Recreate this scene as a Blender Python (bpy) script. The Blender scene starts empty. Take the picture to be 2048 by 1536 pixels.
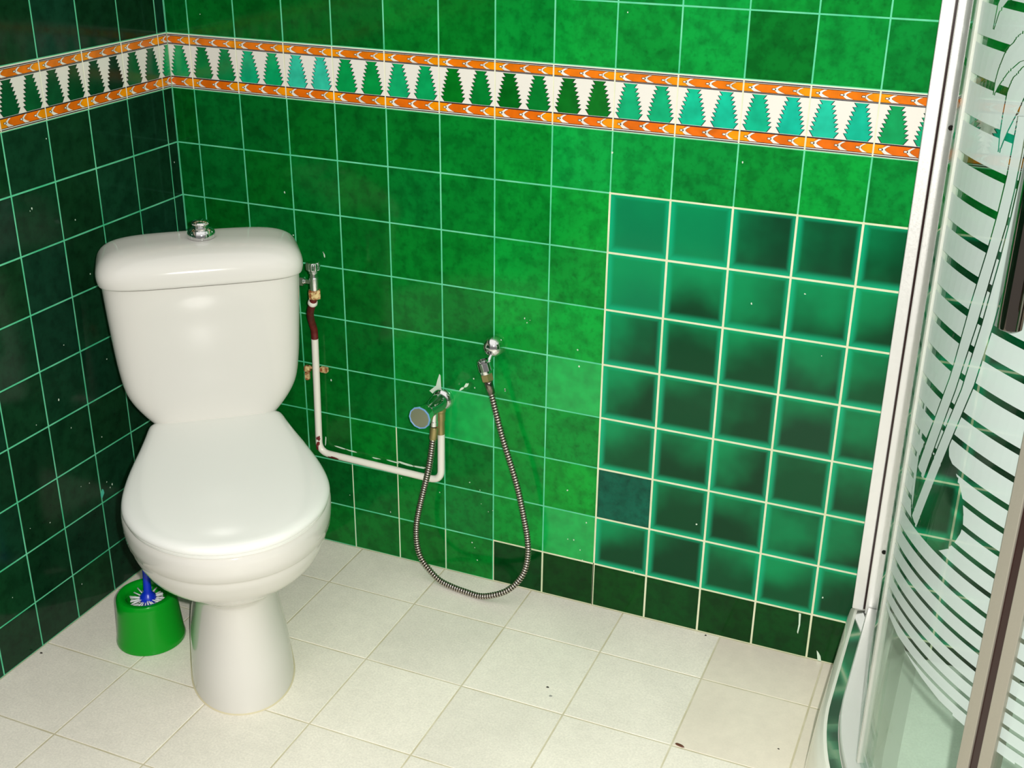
import bpy, bmesh, math, random
from mathutils import Vector, Matrix, Euler

random.seed(7)
PI = math.pi
scene = bpy.context.scene
COL = scene.collection
U = 0.108                                   # one wall tile with its joint, metres

# ------------------------------------------------------------------ helpers
def lin(r, g, b, k=1.0):
    def f(c):
        c /= 255.0
        return (c / 12.92 if c <= 0.04045 else ((c + 0.055) / 1.055) ** 2.4) * k
    return (f(r), f(g), f(b), 1.0)


class MB:
    """collects faces (with material slot, tint colour and 0..1 uv) for one mesh"""
    def __init__(self):
        self.v, self.f, self.m, self.t, self.uv, self.s = [], [], [], [], [], []

    def vert(self, p):
        self.v.append(tuple(p))
        return len(self.v) - 1

    def face(self, idx, mat=0, tint=(1, 1, 1, 1), uv=None, smooth=False):
        self.f.append(tuple(idx)); self.m.append(mat); self.t.append(tint)
        self.uv.append(uv or [(0.5, 0.5)] * len(idx)); self.s.append(smooth)

    def poly(self, pts, mat=0, tint=(1, 1, 1, 1), uv=None, smooth=False):
        self.face([self.vert(p) for p in pts], mat, tint, uv, smooth)

    def box(self, c, s, mat=0, tint=(1, 1, 1, 1), M=None):
        x, y, z = s[0] / 2, s[1] / 2, s[2] / 2
        ps = [Vector((sx * x, sy * y, sz * z)) for sz in (-1, 1) for sy in (-1, 1) for sx in (-1, 1)]
        c = Vector(c)
        ps = [(M @ p if M else p) + c for p in ps]
        i = [self.vert(p) for p in ps]
        for q in ((0, 2, 3, 1), (4, 5, 7, 6), (0, 1, 5, 4), (2, 6, 7, 3), (0, 4, 6, 2), (1, 3, 7, 5)):
            self.face([i[k] for k in q], mat, tint)

    def rings(self, rings, mat=0, tint=(1, 1, 1, 1), closed=True, cap0=True, cap1=True, smooth=True):
        ids = [[self.vert(p) for p in r] for r in rings]
        n = len(ids[0])
        for a, b in zip(ids, ids[1:]):
            for k in range(n if closed else n - 1):
                k2 = (k + 1) % n
                self.face((a[k], a[k2], b[k2], b[k]), mat, tint, None, smooth)
        if cap0: self.face(list(reversed(ids[0])), mat, tint, None, False)
        if cap1: self.face(ids[-1], mat, tint, None, False)

    def lathe(self, prof, origin=(0, 0, 0), axis=(0, 0, 1), n=32, mat=0, tint=(1, 1, 1, 1), smooth=True, ref=None, caps=True):
        """prof: list of (radius, height along axis)"""
        ax = Vector(axis).normalized()
        a = Vector(ref) if ref else (Vector((1, 0, 0)) if abs(ax.x) < 0.9 else Vector((0, 1, 0)))
        a = (a - ax * a.dot(ax)).normalized(); b = ax.cross(a)
        o = Vector(origin)
        self.rings([[o + ax * h + (a * math.cos(2 * PI * k / n) + b * math.sin(2 * PI * k / n)) * max(r, 1e-5)
                     for k in range(n)] for r, h in prof], mat, tint, smooth=smooth, cap0=caps, cap1=caps)

    def tube(self, path, rad, n=12, mat=0, tint=(1, 1, 1, 1), caps=True):
        path = [Vector(p) for p in path]
        R = rad if callable(rad) else (lambda k: rad)
        t0 = (path[1] - path[0]).normalized()
        a = t0.orthogonal().normalized()
        rings = []
        for k, p in enumerate(path):
            t = (path[min(k + 1, len(path) - 1)] - path[max(k - 1, 0)]).normalized()
            a = (a - t * a.dot(t)).normalized(); b = t.cross(a); r = R(k)
            rings.append([p + (a * math.cos(2 * PI * j / n) + b * math.sin(2 * PI * j / n)) * r for j in range(n)])
        self.rings(rings, mat, tint, cap0=caps, cap1=caps)

    def build(self, name, mats, parent=None, bevel=0, segs=2, M=None):
        me = bpy.data.meshes.new(name)
        me.from_pydata([tuple(M @ Vector(p)) for p in self.v] if M else self.v, [], self.f)
        mats = mats if isinstance(mats, (list, tuple)) else [mats]
        for m in mats: me.materials.append(m)
        ca = me.color_attributes.new('tint', 'FLOAT_COLOR', 'CORNER')
        uvl = me.uv_layers.new(name='UVMap')
        li = 0
        for p, m, t, uv, s in zip(me.polygons, self.m, self.t, self.uv, self.s):
            p.material_index = m; p.use_smooth = s
            for k in range(p.loop_total):
                ca.data[li].color = t; uvl.data[li].uv = uv[k]; li += 1
        me.update()
        bm = bmesh.new(); bm.from_mesh(me)
        if bevel: bmesh.ops.remove_doubles(bm, verts=bm.verts, dist=1e-6)
        bm.to_mesh(me); bm.free()
        o = bpy.data.objects.new(name, me); COL.objects.link(o)
        if parent: o.parent = parent
        if bevel:
            b = o.modifiers.new('bevel', 'BEVEL'); b.width = bevel; b.segments = segs
            b.limit_method = 'ANGLE'; b.angle_limit = 0.6; b.harden_normals = False
        return o


def fixnormals(o):
    bm = bmesh.new(); bm.from_mesh(o.data)
    bmesh.ops.recalc_face_normals(bm, faces=bm.faces)
    bm.to_mesh(o.data); bm.free()
    return o


def smooth_by_angle(o, ang=0.7):
    me = o.data
    bm = bmesh.new(); bm.from_mesh(me)
    for f in bm.faces: f.smooth = True
    for e in bm.edges:
        e.smooth = not (len(e.link_faces) == 2 and e.calc_face_angle(0) > ang)
    bm.to_mesh(me); bm.free()
    return o


def tag(o, label=None, cat=None, group=None, kind=None):
    if label: o['label'] = label
    if cat: o['category'] = cat
    if group: o['group'] = group
    if kind: o['kind'] = kind
    return o


def empty(name, loc, rz=0.0):
    o = bpy.data.objects.new(name, None); COL.objects.link(o)
    o.location = loc; o.rotation_euler = (0, 0, rz); o.empty_display_size = 0.05
    return o


def spline(pts, per=14):
    """Catmull-Rom through pts"""
    P = [Vector(p) for p in pts]
    P = [P[0] * 2 - P[1]] + P + [P[-1] * 2 - P[-2]]
    out = []
    for i in range(1, len(P) - 2):
        for k in range(per):
            t = k / per
            a, b, c, d = P[i - 1], P[i], P[i + 1], P[i + 2]
            out.append(0.5 * (2 * b + (c - a) * t + (2 * a - 5 * b + 4 * c - d) * t * t + (3 * b - a - 3 * c + d) * t ** 3))
    out.append(P[-2])
    return out


# ------------------------------------------------------------------ materials
def newmat(name):
    m = bpy.data.materials.new(name); m.use_nodes = True
    nt = m.node_tree; b = nt.nodes['Principled BSDF']
    return m, nt, b


def principled(name, col, rough=0.4, metal=0.0, spec=0.5, coat=0.0):
    m, nt, b = newmat(name)
    b.inputs['Base Color'].default_value = col
    b.inputs['Roughness'].default_value = rough
    b.inputs['Metallic'].default_value = metal
    b.inputs['Specular IOR Level'].default_value = spec
    b.inputs['Coat Weight'].default_value = coat
    return m


def node(nt, typ, **kw):
    n = nt.nodes.new(typ)
    for k, v in kw.items(): setattr(n, k, v)
    return n


def noise(nt, scale, detail=3, rough=0.5, vec=None):
    n = node(nt, 'ShaderNodeTexNoise')
    n.inputs['Scale'].default_value = scale; n.inputs['Detail'].default_value = detail
    n.inputs['Roughness'].default_value = rough
    if vec: nt.links.new(vec, n.inputs['Vector'])
    return n


def maprange(nt, src, a, b, c, d, smooth=False):
    n = node(nt, 'ShaderNodeMapRange')
    if smooth: n.interpolation_type = 'SMOOTHSTEP'
    nt.links.new(src, n.inputs[0])
    for k, v in zip((1, 2, 3, 4), (a, b, c, d)): n.inputs[k].default_value = v
    return n.outputs[0]


def mathn(nt, op, a, b=None):
    n = node(nt, 'ShaderNodeMath', operation=op)
    for k, v in enumerate((a, b)):
        if v is None: continue
        if isinstance(v, (int, float)): n.inputs[k].default_value = v
        else: nt.links.new(v, n.inputs[k])
    return n.outputs[0]


def mixcol(nt, fac, a, b, blend='MIX'):
    n = node(nt, 'ShaderNodeMix', data_type='RGBA', blend_type=blend)
    if isinstance(fac, (int, float)): n.inputs[0].default_value = fac
    else: nt.links.new(fac, n.inputs[0])
    for k, v in ((6, a), (7, b)):
        if isinstance(v, tuple): n.inputs[k].default_value = v
        else: nt.links.new(v, n.inputs[k])
    return n.outputs[2]


def tint_node(nt):
    n = node(nt, 'ShaderNodeAttribute', attribute_name='tint')
    return n.outputs['Color']


def obj_coord(nt):
    return node(nt, 'ShaderNodeTexCoord').outputs['Object']


def add_bump(nt, b, h, strength, dist):
    n = node(nt, 'ShaderNodeBump')
    n.inputs['Strength'].default_value = strength; n.inputs['Distance'].default_value = dist
    nt.links.new(h, n.inputs['Height']); nt.links.new(n.outputs[0], b.inputs['Normal'])


def mat_green_tile():
    m, nt, b = newmat('green_glazed_tile')
    co = obj_coord(nt)
    base = tint_node(nt)
    n1 = noise(nt, 34, 3, 0.55, co); n2 = noise(nt, 95, 3, 0.6, co); n3 = noise(nt, 8, 2, 0.5, co)
    k1 = maprange(nt, n1.outputs[0], 0.34, 0.60, 0.74, 1.06, True)
    k2 = maprange(nt, n2.outputs[0], 0.30, 0.52, 0.82, 1.04, True)
    k3 = maprange(nt, n3.outputs[0], 0.3, 0.7, 0.85, 1.12)
    k = mathn(nt, 'MULTIPLY', mathn(nt, 'MULTIPLY', k1, k2), k3)
    mul = node(nt, 'ShaderNodeVectorMath', operation='SCALE')
    nt.links.new(base, mul.inputs[0]); nt.links.new(k, mul.inputs['Scale'])
    nt.links.new(mul.outputs[0], b.inputs['Base Color'])
    b.inputs['Roughness'].default_value = 0.10
    b.inputs['Specular IOR Level'].default_value = 0.2
    add_bump(nt, b, n3.outputs[0], 0.12, 0.004)
    return m


def mat_teal_tile():
    """crackle-free teal glaze: pools pale along the tile's edge, dark in its middle"""
    m, nt, b = newmat('teal_glazed_tile')
    co = obj_coord(nt)
    dark = tint_node(nt)
    uv = node(nt, 'ShaderNodeUVMap', uv_map='UVMap').outputs[0]
    sp = node(nt, 'ShaderNodeSeparateXYZ'); nt.links.new(uv, sp.inputs[0])
    u, v = sp.outputs[0], sp.outputs[1]
    iu, iv = mathn(nt, 'SUBTRACT', 1.0, u), mathn(nt, 'SUBTRACT', 1.0, v)
    e0 = maprange(nt, u, 0.0, 0.13, 1.0, 0.0, True); e1 = maprange(nt, iu, 0.0, 0.09, 0.75, 0.0, True)
    e2 = maprange(nt, v, 0.0, 0.15, 1.0, 0.0, True); e3 = maprange(nt, iv, 0.0, 0.07, 0.6, 0.0, True)
    rim = mathn(nt, 'MAXIMUM', mathn(nt, 'MAXIMUM', e0, e1), mathn(nt, 'MAXIMUM', e2, e3))
    n1 = noise(nt, 5.0, 1, 0.4, co); n2 = noise(nt, 16, 2, 0.5, co)
    g = mathn(nt, 'ADD', mathn(nt, 'MULTIPLY', v, 0.62), mathn(nt, 'MULTIPLY', iu, 0.30))
    g = mathn(nt, 'ADD', g, maprange(nt, n1.outputs[0], 0.3, 0.7, -0.40, 0.40))
    g = mathn(nt, 'ADD', g, maprange(nt, n2.outputs[0], 0.3, 0.7, -0.10, 0.10))
    body = mixcol(nt, maprange(nt, g, 0.22, 1.18, 0.0, 0.9, True), dark, lin(6, 142, 84))
    c = mixcol(nt, mathn(nt, 'MULTIPLY', rim, 0.8), body, lin(14, 172, 122))
    nt.links.new(c, b.inputs['Base Color'])
    b.inputs['Roughness'].default_value = 0.10
    b.inputs['Specular IOR Level'].default_value = 0.2
    return m


def mat_flat_glaze(name='painted_glaze', rough=0.16):
    m, nt, b = newmat(name)
    co = obj_coord(nt)
    base = tint_node(nt)
    n1 = noise(nt, 35, 2, 0.5, co)
    k = maprange(nt, n1.outputs[0], 0.3, 0.7, 0.8, 1.15)
    mul = node(nt, 'ShaderNodeVectorMath', operation='SCALE')
    nt.links.new(base, mul.inputs[0]); nt.links.new(k, mul.inputs['Scale'])
    nt.links.new(mul.outputs[0], b.inputs['Base Color'])
    b.inputs['Roughness'].default_value = rough
    return m


def mat_grout(name, c1, c2):
    m, nt, b = newmat(name)
    co = obj_coord(nt)
    n1 = noise(nt, 14, 3, 0.6, co)
    c = mixcol(nt, maprange(nt, n1.outputs[0], 0.35, 0.65, 0, 1), c1, c2)
    nt.links.new(c, b.inputs['Base Color'])
    b.inputs['Roughness'].default_value = 0.8
    return m


def mat_floor(name, grain):
    m, nt, b = newmat(name)
    co = obj_coord(nt)
    base = tint_node(nt)
    n1 = noise(nt, 260, 2, 0.6, co); n2 = noise(nt, 5, 3, 0.55, co); n3 = noise(nt, 45, 3, 0.6, co)
    k = mathn(nt, 'MULTIPLY', maprange(nt, n2.outputs[0], 0.3, 0.7, 0.94, 1.05),
              maprange(nt, n1.outputs[0], 0.3, 0.7, 1 - 0.10 * grain, 1 + 0.06 * grain))
    k = mathn(nt, 'MULTIPLY', k, maprange(nt, n3.outputs[0], 0.3, 0.7, 0.97, 1.03))
    mul = node(nt, 'ShaderNodeVectorMath', operation='SCALE')
    nt.links.new(base, mul.inputs[0]); nt.links.new(k, mul.inputs['Scale'])
    nt.links.new(mul.outputs[0], b.inputs['Base Color'])
    b.inputs['Roughness'].default_value = 0.34 if grain > 0.5 else 0.26
    b.inputs['Specular IOR Level'].default_value = 0.4
    add_bump(nt, b, n1.outputs[0], 0.25 * grain, 0.001)
    return m


def mat_metal(name, col, rough, metal=1.0, grain=0.0):
    m, nt, b = newmat(name)
    b.inputs['Base Color'].default_value = col
    b.inputs['Metallic'].default_value = metal
    b.inputs['Roughness'].default_value = rough
    if grain:
        co = obj_coord(nt)
        n1 = noise(nt, 420, 2, 0.6, co)
        nt.links.new(maprange(nt, n1.outputs[0], 0.35, 0.65, rough - grain, rough + grain), b.inputs['Roughness'])
        add_bump(nt, b, n1.outputs[0], 0.15, 0.0006)
    return m


def mat_rusty(name, a, c, scale=160):
    m, nt, b = newmat(name)
    co = obj_coord(nt)
    n1 = noise(nt, scale, 4, 0.65, co)
    nt.links.new(mixcol(nt, maprange(nt, n1.outputs[0], 0.42, 0.58, 0, 1), a, c), b.inputs['Base Color'])
    b.inputs['Roughness'].default_value = 0.6
    return m


def mat_glass():
    m = bpy.data.materials.new('clear_glass'); m.use_nodes = True
    nt = m.node_tree; nt.nodes.clear()
    out = node(nt, 'ShaderNodeOutputMaterial')
    tr = node(nt, 'ShaderNodeBsdfTransparent'); tr.inputs[0].default_value = (0.90, 0.955, 0.93, 1)
    gl = node(nt, 'ShaderNodeBsdfGlossy'); gl.inputs['Roughness'].default_value = 0.01
    # Schlick reflectance, the same from either side of the pane
    ge = node(nt, 'ShaderNodeNewGeometry')
    dt = node(nt, 'ShaderNodeVectorMath', operation='DOT_PRODUCT')
    nt.links.new(ge.outputs['Normal'], dt.inputs[0]); nt.links.new(ge.outputs['Incoming'], dt.inputs[1])
    c = mathn(nt, 'SUBTRACT', 1.0, mathn(nt, 'ABSOLUTE', dt.outputs['Value']))
    fr = mathn(nt, 'ADD', 0.02, mathn(nt, 'MULTIPLY', mathn(nt, 'POWER', c, 5.0), 0.75))
    mx = node(nt, 'ShaderNodeMixShader')
    nt.links.new(fr, mx.inputs[0]); nt.links.new(tr.outputs[0], mx.inputs[1]); nt.links.new(gl.outputs[0], mx.inputs[2])
    nt.links.new(mx.outputs[0], out.inputs[0])
    return m


def mat_frost():
    """etched band on the glass: whitish, slightly see-through"""
    m, nt, b = newmat('etched_glass')
    b.inputs['Base Color'].default_value = (0.51, 0.60, 0.57, 1)
    b.inputs['Roughness'].default_value = 0.30
    b.inputs['Alpha'].default_value = 0.78
    b.inputs['Specular IOR Level'].default_value = 0.5
    return m


M_GREEN = mat_green_tile()
M_TEAL = mat_teal_tile()
M_GLAZE = mat_flat_glaze()
M_GROUT = mat_grout('mint_grout', lin(62, 190, 136), lin(110, 212, 166))
M_GROUT_CREAM = mat_grout('cream_grout', lin(225, 225, 195), lin(205, 215, 175))
M_PAINT = principled('paint_splash', lin(205, 225, 205), 0.5)
M_WHITE_TILE = principled('white_border_glaze', lin(228, 225, 216), 0.14)
M_FLOOR = mat_floor('pebbled_floor_tile', 1.0)
M_FLOOR2 = mat_floor('smooth_floor_tile', 0.25)
M_FGROUT = mat_grout('floor_grout', lin(216, 210, 186), lin(196, 188, 158))
M_CERAMIC = principled('white_ceramic', lin(212, 210, 204), 0.07, spec=0.5)
M_SEAT = principled('white_plastic', lin(226, 227, 222), 0.11, spec=0.45)
M_CHROME = mat_metal('chrome', (0.80, 0.80, 0.80, 1), 0.05)
M_DARKCHROME = mat_metal('dark_bronze_chrome', (0.26, 0.22, 0.19, 1), 0.10)
M_BRASS = mat_metal('dull_brass', lin(176, 160, 110), 0.38, 0.8)
M_RED = mat_rusty('red_oxide_primer', lin(112, 28, 26), lin(92, 18, 18), 90)
M_RUST = mat_rusty('rust', lin(132, 62, 16), lin(222, 196, 140), 85)
M_PIPE = principled('white_enamel_paint', lin(236, 233, 222), 0.25)
M_ALU = mat_metal('satin_aluminium', (0.86, 0.85, 0.83, 1), 0.42, 0.5, 0.06)
M_ALU2 = mat_metal('anodised_aluminium', (0.36, 0.34, 0.28, 1), 0.40, 0.5, 0.04)
M_POLISH = mat_metal('polished_aluminium', (0.62, 0.66, 0.64, 1), 0.10, 0.95)
M_ACRYL = principled('white_acrylic', lin(226, 228, 216), 0.10)
M_BASIN = mat_floor('worn_acrylic_basin', 0.6)
M_GASKET = principled('dark_brown_gasket', lin(38, 14, 12), 0.25)
M_SEAL = principled('pale_plastic_seal', lin(225, 225, 216), 0.3); M_SEAL.node_tree.nodes['Principled BSDF'].inputs['Alpha'].default_value = 0.46
M_BUCKET = principled('green_plastic', lin(4, 148, 28), 0.16, spec=0.3)
M_BLUE = principled('blue_plastic', lin(10, 48, 196), 0.3)
M_BRISTLE = principled('white_bristle', lin(228, 232, 232), 0.6)
M_BLUERING = principled('pale_blue_ring', lin(120, 165, 215), 0.15)
M_DARK = principled('dark_grime', lin(30, 22, 16), 0.7)
M_BROWN = principled('dry_brown_scrap', lin(92, 52, 32), 0.7)
M_GREY = principled('grey_grit', lin(150, 152, 145), 0.7)
M_GLASS = mat_glass()
M_FROST = mat_frost()
M_FROST_THIN = mat_frost(); M_FROST_THIN.name = 'thin_etched_glass'
M_FROST_THIN.node_tree.nodes['Principled BSDF'].inputs['Alpha'].default_value = 0.38

# ------------------------------------------------------------------ tiled walls
XC = [0.487, 1.469, 2.462, 3.438, 4.45, 5.47, 6.486, 7.507, 8.536, 9.554, 10.568, 11.573, 12.567,
      13.57, 14.58, 15.59, 16.60, 17.61, 18.62, 19.63, 20.64, 21.037]
ZR = [14.99, 13.99, 12.98, 11.975, 10.967, 9.966, 8.993, 7.981, 6.971, 5.961, 4.949, 3.931, 2.922, 1.908, 0.915, 0.0]
YL = [0.259, 1.251, 2.241, 3.229, 4.219, 5.162, 6.086, 7.07, 8.05, 9.04, 10.03]
# ZR index: 5 = border top, 6 = border bottom; rows 6.. are r = 0, 1, 2 ... below the border
TREE_BACK = {-1: ((20, 150, 85), (20, 150, 85)), 0: ((4, 120, 58), (6, 130, 70)), 1: ((14, 170, 118), (6, 160, 98)),
             2: ((50, 192, 160), (50, 192, 160)), 3: ((5, 148, 74), (4, 140, 62)), 4: ((16, 165, 102), (8, 152, 84)),
             5: ((2, 112, 28), (3, 120, 44)), 6: ((2, 98, 24), (3, 118, 42)), 7: ((3, 104, 26), (3, 112, 28)),
             8: ((10, 168, 112), (8, 166, 112)), 9: ((12, 182, 140), (14, 182, 146)), 10: ((8, 176, 134), (12, 178, 148)),
             11: ((30, 188, 155), (12, 176, 142)), 12: ((8, 150, 84), (8, 160, 110))}


class Wall:
    def __init__(self, origin, u, n):
        self.o, self.u, self.n = Vector(origin), Vector(u), Vector(n)
        self.mb = MB()

    def P(self, a, z, h=0.0):
        return self.o + self.u * a + Vector((0, 0, z)) + self.n * h

    def tile(self, a0, a1, z0, z1, gap, mat, tint):
        g = gap / 2; bv = 0.0011
        o = [(a0 + g, z0 + g), (a1 - g, z0 + g), (a1 - g, z1 - g), (a0 + g, z1 - g)]
        if a1 - a0 < 0.01: bv = 0.0004
        i = [(a0 + g + bv, z0 + g + bv), (a1 - g - bv, z0 + g + bv), (a1 - g - bv, z1 - g - bv), (a0 + g + bv, z1 - g - bv)]
        t1 = random.uniform(-.00025, .00025); t2 = random.uniform(-.00025, .00025)
        hh = [t1, t2, -t1, -t2]
        ov = [self.mb.vert(self.P(*p, -0.0012)) for p in o]
        iv = [self.mb.vert(self.P(*p, h)) for p, h in zip(i, hh)]
        self.mb.face(iv, mat, tint, [(0, 0), (1, 0), (1, 1), (0, 1)])
        for k in range(4):
            k2 = (k + 1) % 4
            e = [(0, 0), (1, 0), (1, 1), (0, 1)]
            self.mb.face((ov[k], ov[k2], iv[k2], iv[k]), mat, tint, [e[k], e[k2], e[k2], e[k]])

    def flat(self, pts, h, mat, tint):
        self.mb.poly([self.P(a, z, h) for a, z in pts], mat, tint)

    def grout(self, a0, a1, z0, z1, h, mat):
        self.flat([(a0, z0), (a1, z0), (a1, z1), (a0, z1)], h, mat, (1, 1, 1, 1))

    def backing(self, a0, a1, z0, z1, mat):
        # solid wall behind the tiles
        f, b = -0.004, -0.10
        q = [(a0, z0), (a1, z0), (a1, z1), (a0, z1)]
        F = [self.mb.vert(self.P(a, z, f)) for a, z in q]; B = [self.mb.vert(self.P(a, z, b)) for a, z in q]
        self.mb.face(F, mat); self.mb.face(B[::-1], mat)
        for k in range(4):
            k2 = (k + 1) % 4
            self.mb.face((F[k2], F[k], B[k], B[k2]), mat)

    # one border tile: two dark-outlined green trees, orange chevron bands above and below
    def border(self, a0, a1, z0, z1, trees, clip0=0.0, clip1=1.0):
        W, H = a1 - a0, z1 - z0
        mb = self.mb
        c0, c1 = clip0, clip1
        def pt(u, v): return (a0 + u * W, z0 + v * H)
        def put(poly, h, mat, tint):
            # clip polygon to c0 < u < c1
            for lim, sgn in ((c0 + 0.012, 1), (c1 - 0.012, -1)):
                out = []
                for k in range(len(poly)):
                    p, q = poly[k], poly[(k + 1) % len(poly)]
                    ip, iq = (p[0] - lim) * sgn >= 0, (q[0] - lim) * sgn >= 0
                    if ip: out.append(p)
                    if ip != iq:
                        t = (lim - p[0]) / (q[0] - p[0]); out.append((lim, p[1] + t * (q[1] - p[1])))
                poly = out
                if len(poly) < 3: return
            self.flat([pt(*p) for p in poly], h, mat, tint)
        self.tile(a0 + c0 * W, a0 + c1 * W, z0, z1, 0.0005, 4, (1, 1, 1, 1))
        BLK = lin(40, 34, 40); WHT = lin(232, 229, 220)
        # orange bands
        for (v0, v1, shade) in ((0.825, 0.945, 0), (0.055, 0.195, 1)):
            put([(0, v0 - .010), (1, v0 - .010), (1, v1 + .010), (0, v1 + .010)], 0.00030, 3, BLK)
            ems = [(0.0, 0.14), (0.14, 0.50), (0.50, 0.83), (0.83, 1.0)]
            for k, (ua, ub) in enumerate(ems):
                c = lin(240, 146, 6) if k in (0, 3) else (lin(226, 116, 10) if not shade else lin(222, 106, 12))
                put([(ua, v0), (ub, v0), (ub, v1), (ua, v1)], 0.00036, 3, c)
            vc, hv = (v0 + v1) / 2, (v1 - v0) / 2
            for uc, th in ((0.135, 0.056), (0.49, 0.050), (0.80, 0.034)):
                def cres(grow):
                    L, Rr = [], []
                    for k in range(-5, 6):
                        w = k / 5
                        x = uc + 0.075 * abs(w) ** 1.7
                        t = th * (0.55 + 0.75 * max(0, -w)) + grow
                        v = vc + hv * w * 0.94
                        L.append((x - t * .6, v)); Rr.append((x + t * .9, v))
                    return L + Rr[::-1]
                def quads(poly, h, c):
                    n = len(poly) // 2
                    for k in range(n - 1):
                        put([poly[k], poly[-1 - k], poly[-2 - k], poly[k + 1]], h, 3, c)
                quads(cres(0.007), 0.00042, BLK)
                put([(uc - .062, vc - hv * .26), (uc, vc - hv * .30), (uc, vc + hv * .30), (uc - .062, vc + hv * .26)], 0.00042, 3, BLK)
                quads(cres(0.0), 0.00048, WHT)
                put([(uc - .054, vc - hv * .16), (uc, vc - hv * .2), (uc, vc + hv * .2), (uc - .054, vc + hv * .16)], 0.00048, 3, WHT)
        # thin dark rules
        for v, t in ((0.805, .007), (0.210, .006), (0.972, .009), (0.022, .009)):
            put([(0, v - t), (1, v - t), (1, v + t), (0, v + t)], 0.00030, 3, lin(60, 55, 60))
        # serrated trees between white funnels
        vt, vb, vbase = 0.785, 0.315, 0.222
        nst = 7
        def half(v, c):         # funnel half width
            f = (v - vb) / (vt - vb)
            return (0.034 + 0.112 * f ** 1.15)
        for side in (0, 1):
            col = lin(*trees[side])
            cl, cr = (0.0, 0.505) if side == 0 else (0.505, 1.0)
            def edge(c, sgn, grow):
                pts = [(c + sgn * (0.098 - grow), vbase)]
                for k in range(nst):
                    va = vb + (vt - vb) * k / nst; vz = vb + (vt - vb) * (k + 1) / nst
                    lowx = half(va, c) + 0.060
                    upx = half(vz, c) - 0.004
                    if k == 0: pts.append((c + sgn * (0.034 - grow), va))
                    else: pts.append((c + sgn * (half(va, c) - 0.004 - grow), va))
                    pts.append((c + sgn * (lowx - grow), va + 0.006))
                    pts.append((c + sgn * (upx - grow), vz))
                return pts
            for grow, h, c in ((0.006, 0.00030, BLK), (-0.008, 0.00040, col)):
                L = edge(cl, 1, grow); Rr = edge(cr, -1, grow)
                for k in range(len(L) - 1):
                    put([L[k], Rr[k], Rr[k + 1], L[k + 1]], h, 3, c)


def green(k=1.0, shaded=False, jitter=0.18):
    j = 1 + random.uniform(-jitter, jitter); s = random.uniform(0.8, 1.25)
    if shaded: return (0.0045 * j * k, 0.034 * j * k, 0.0135 * j * k * s, 1)  # darker green with the weaker flash light put into the colour
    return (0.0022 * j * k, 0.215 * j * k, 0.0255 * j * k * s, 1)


WALL_MATS = [M_GROUT, M_GREEN, M_TEAL, M_GLAZE, M_WHITE_TILE, M_GROUT_CREAM, M_PAINT]


def splash(wall, a, z, r, asp=1.0, rot=0.0, tint=(1, 1, 1, 1), mat=6, h=0.0007):
    n = 9; pts = []
    for k in range(n):
        t = 2 * PI * k / n; rr = r * random.uniform(0.6, 1.15)
        x, y = rr * math.cos(t), rr * asp * math.sin(t)
        pts.append((a + x * math.cos(rot) - y * math.sin(rot), z + x * math.sin(rot) + y * math.cos(rot)))
    wall.flat(pts, h, mat, tint)


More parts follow.
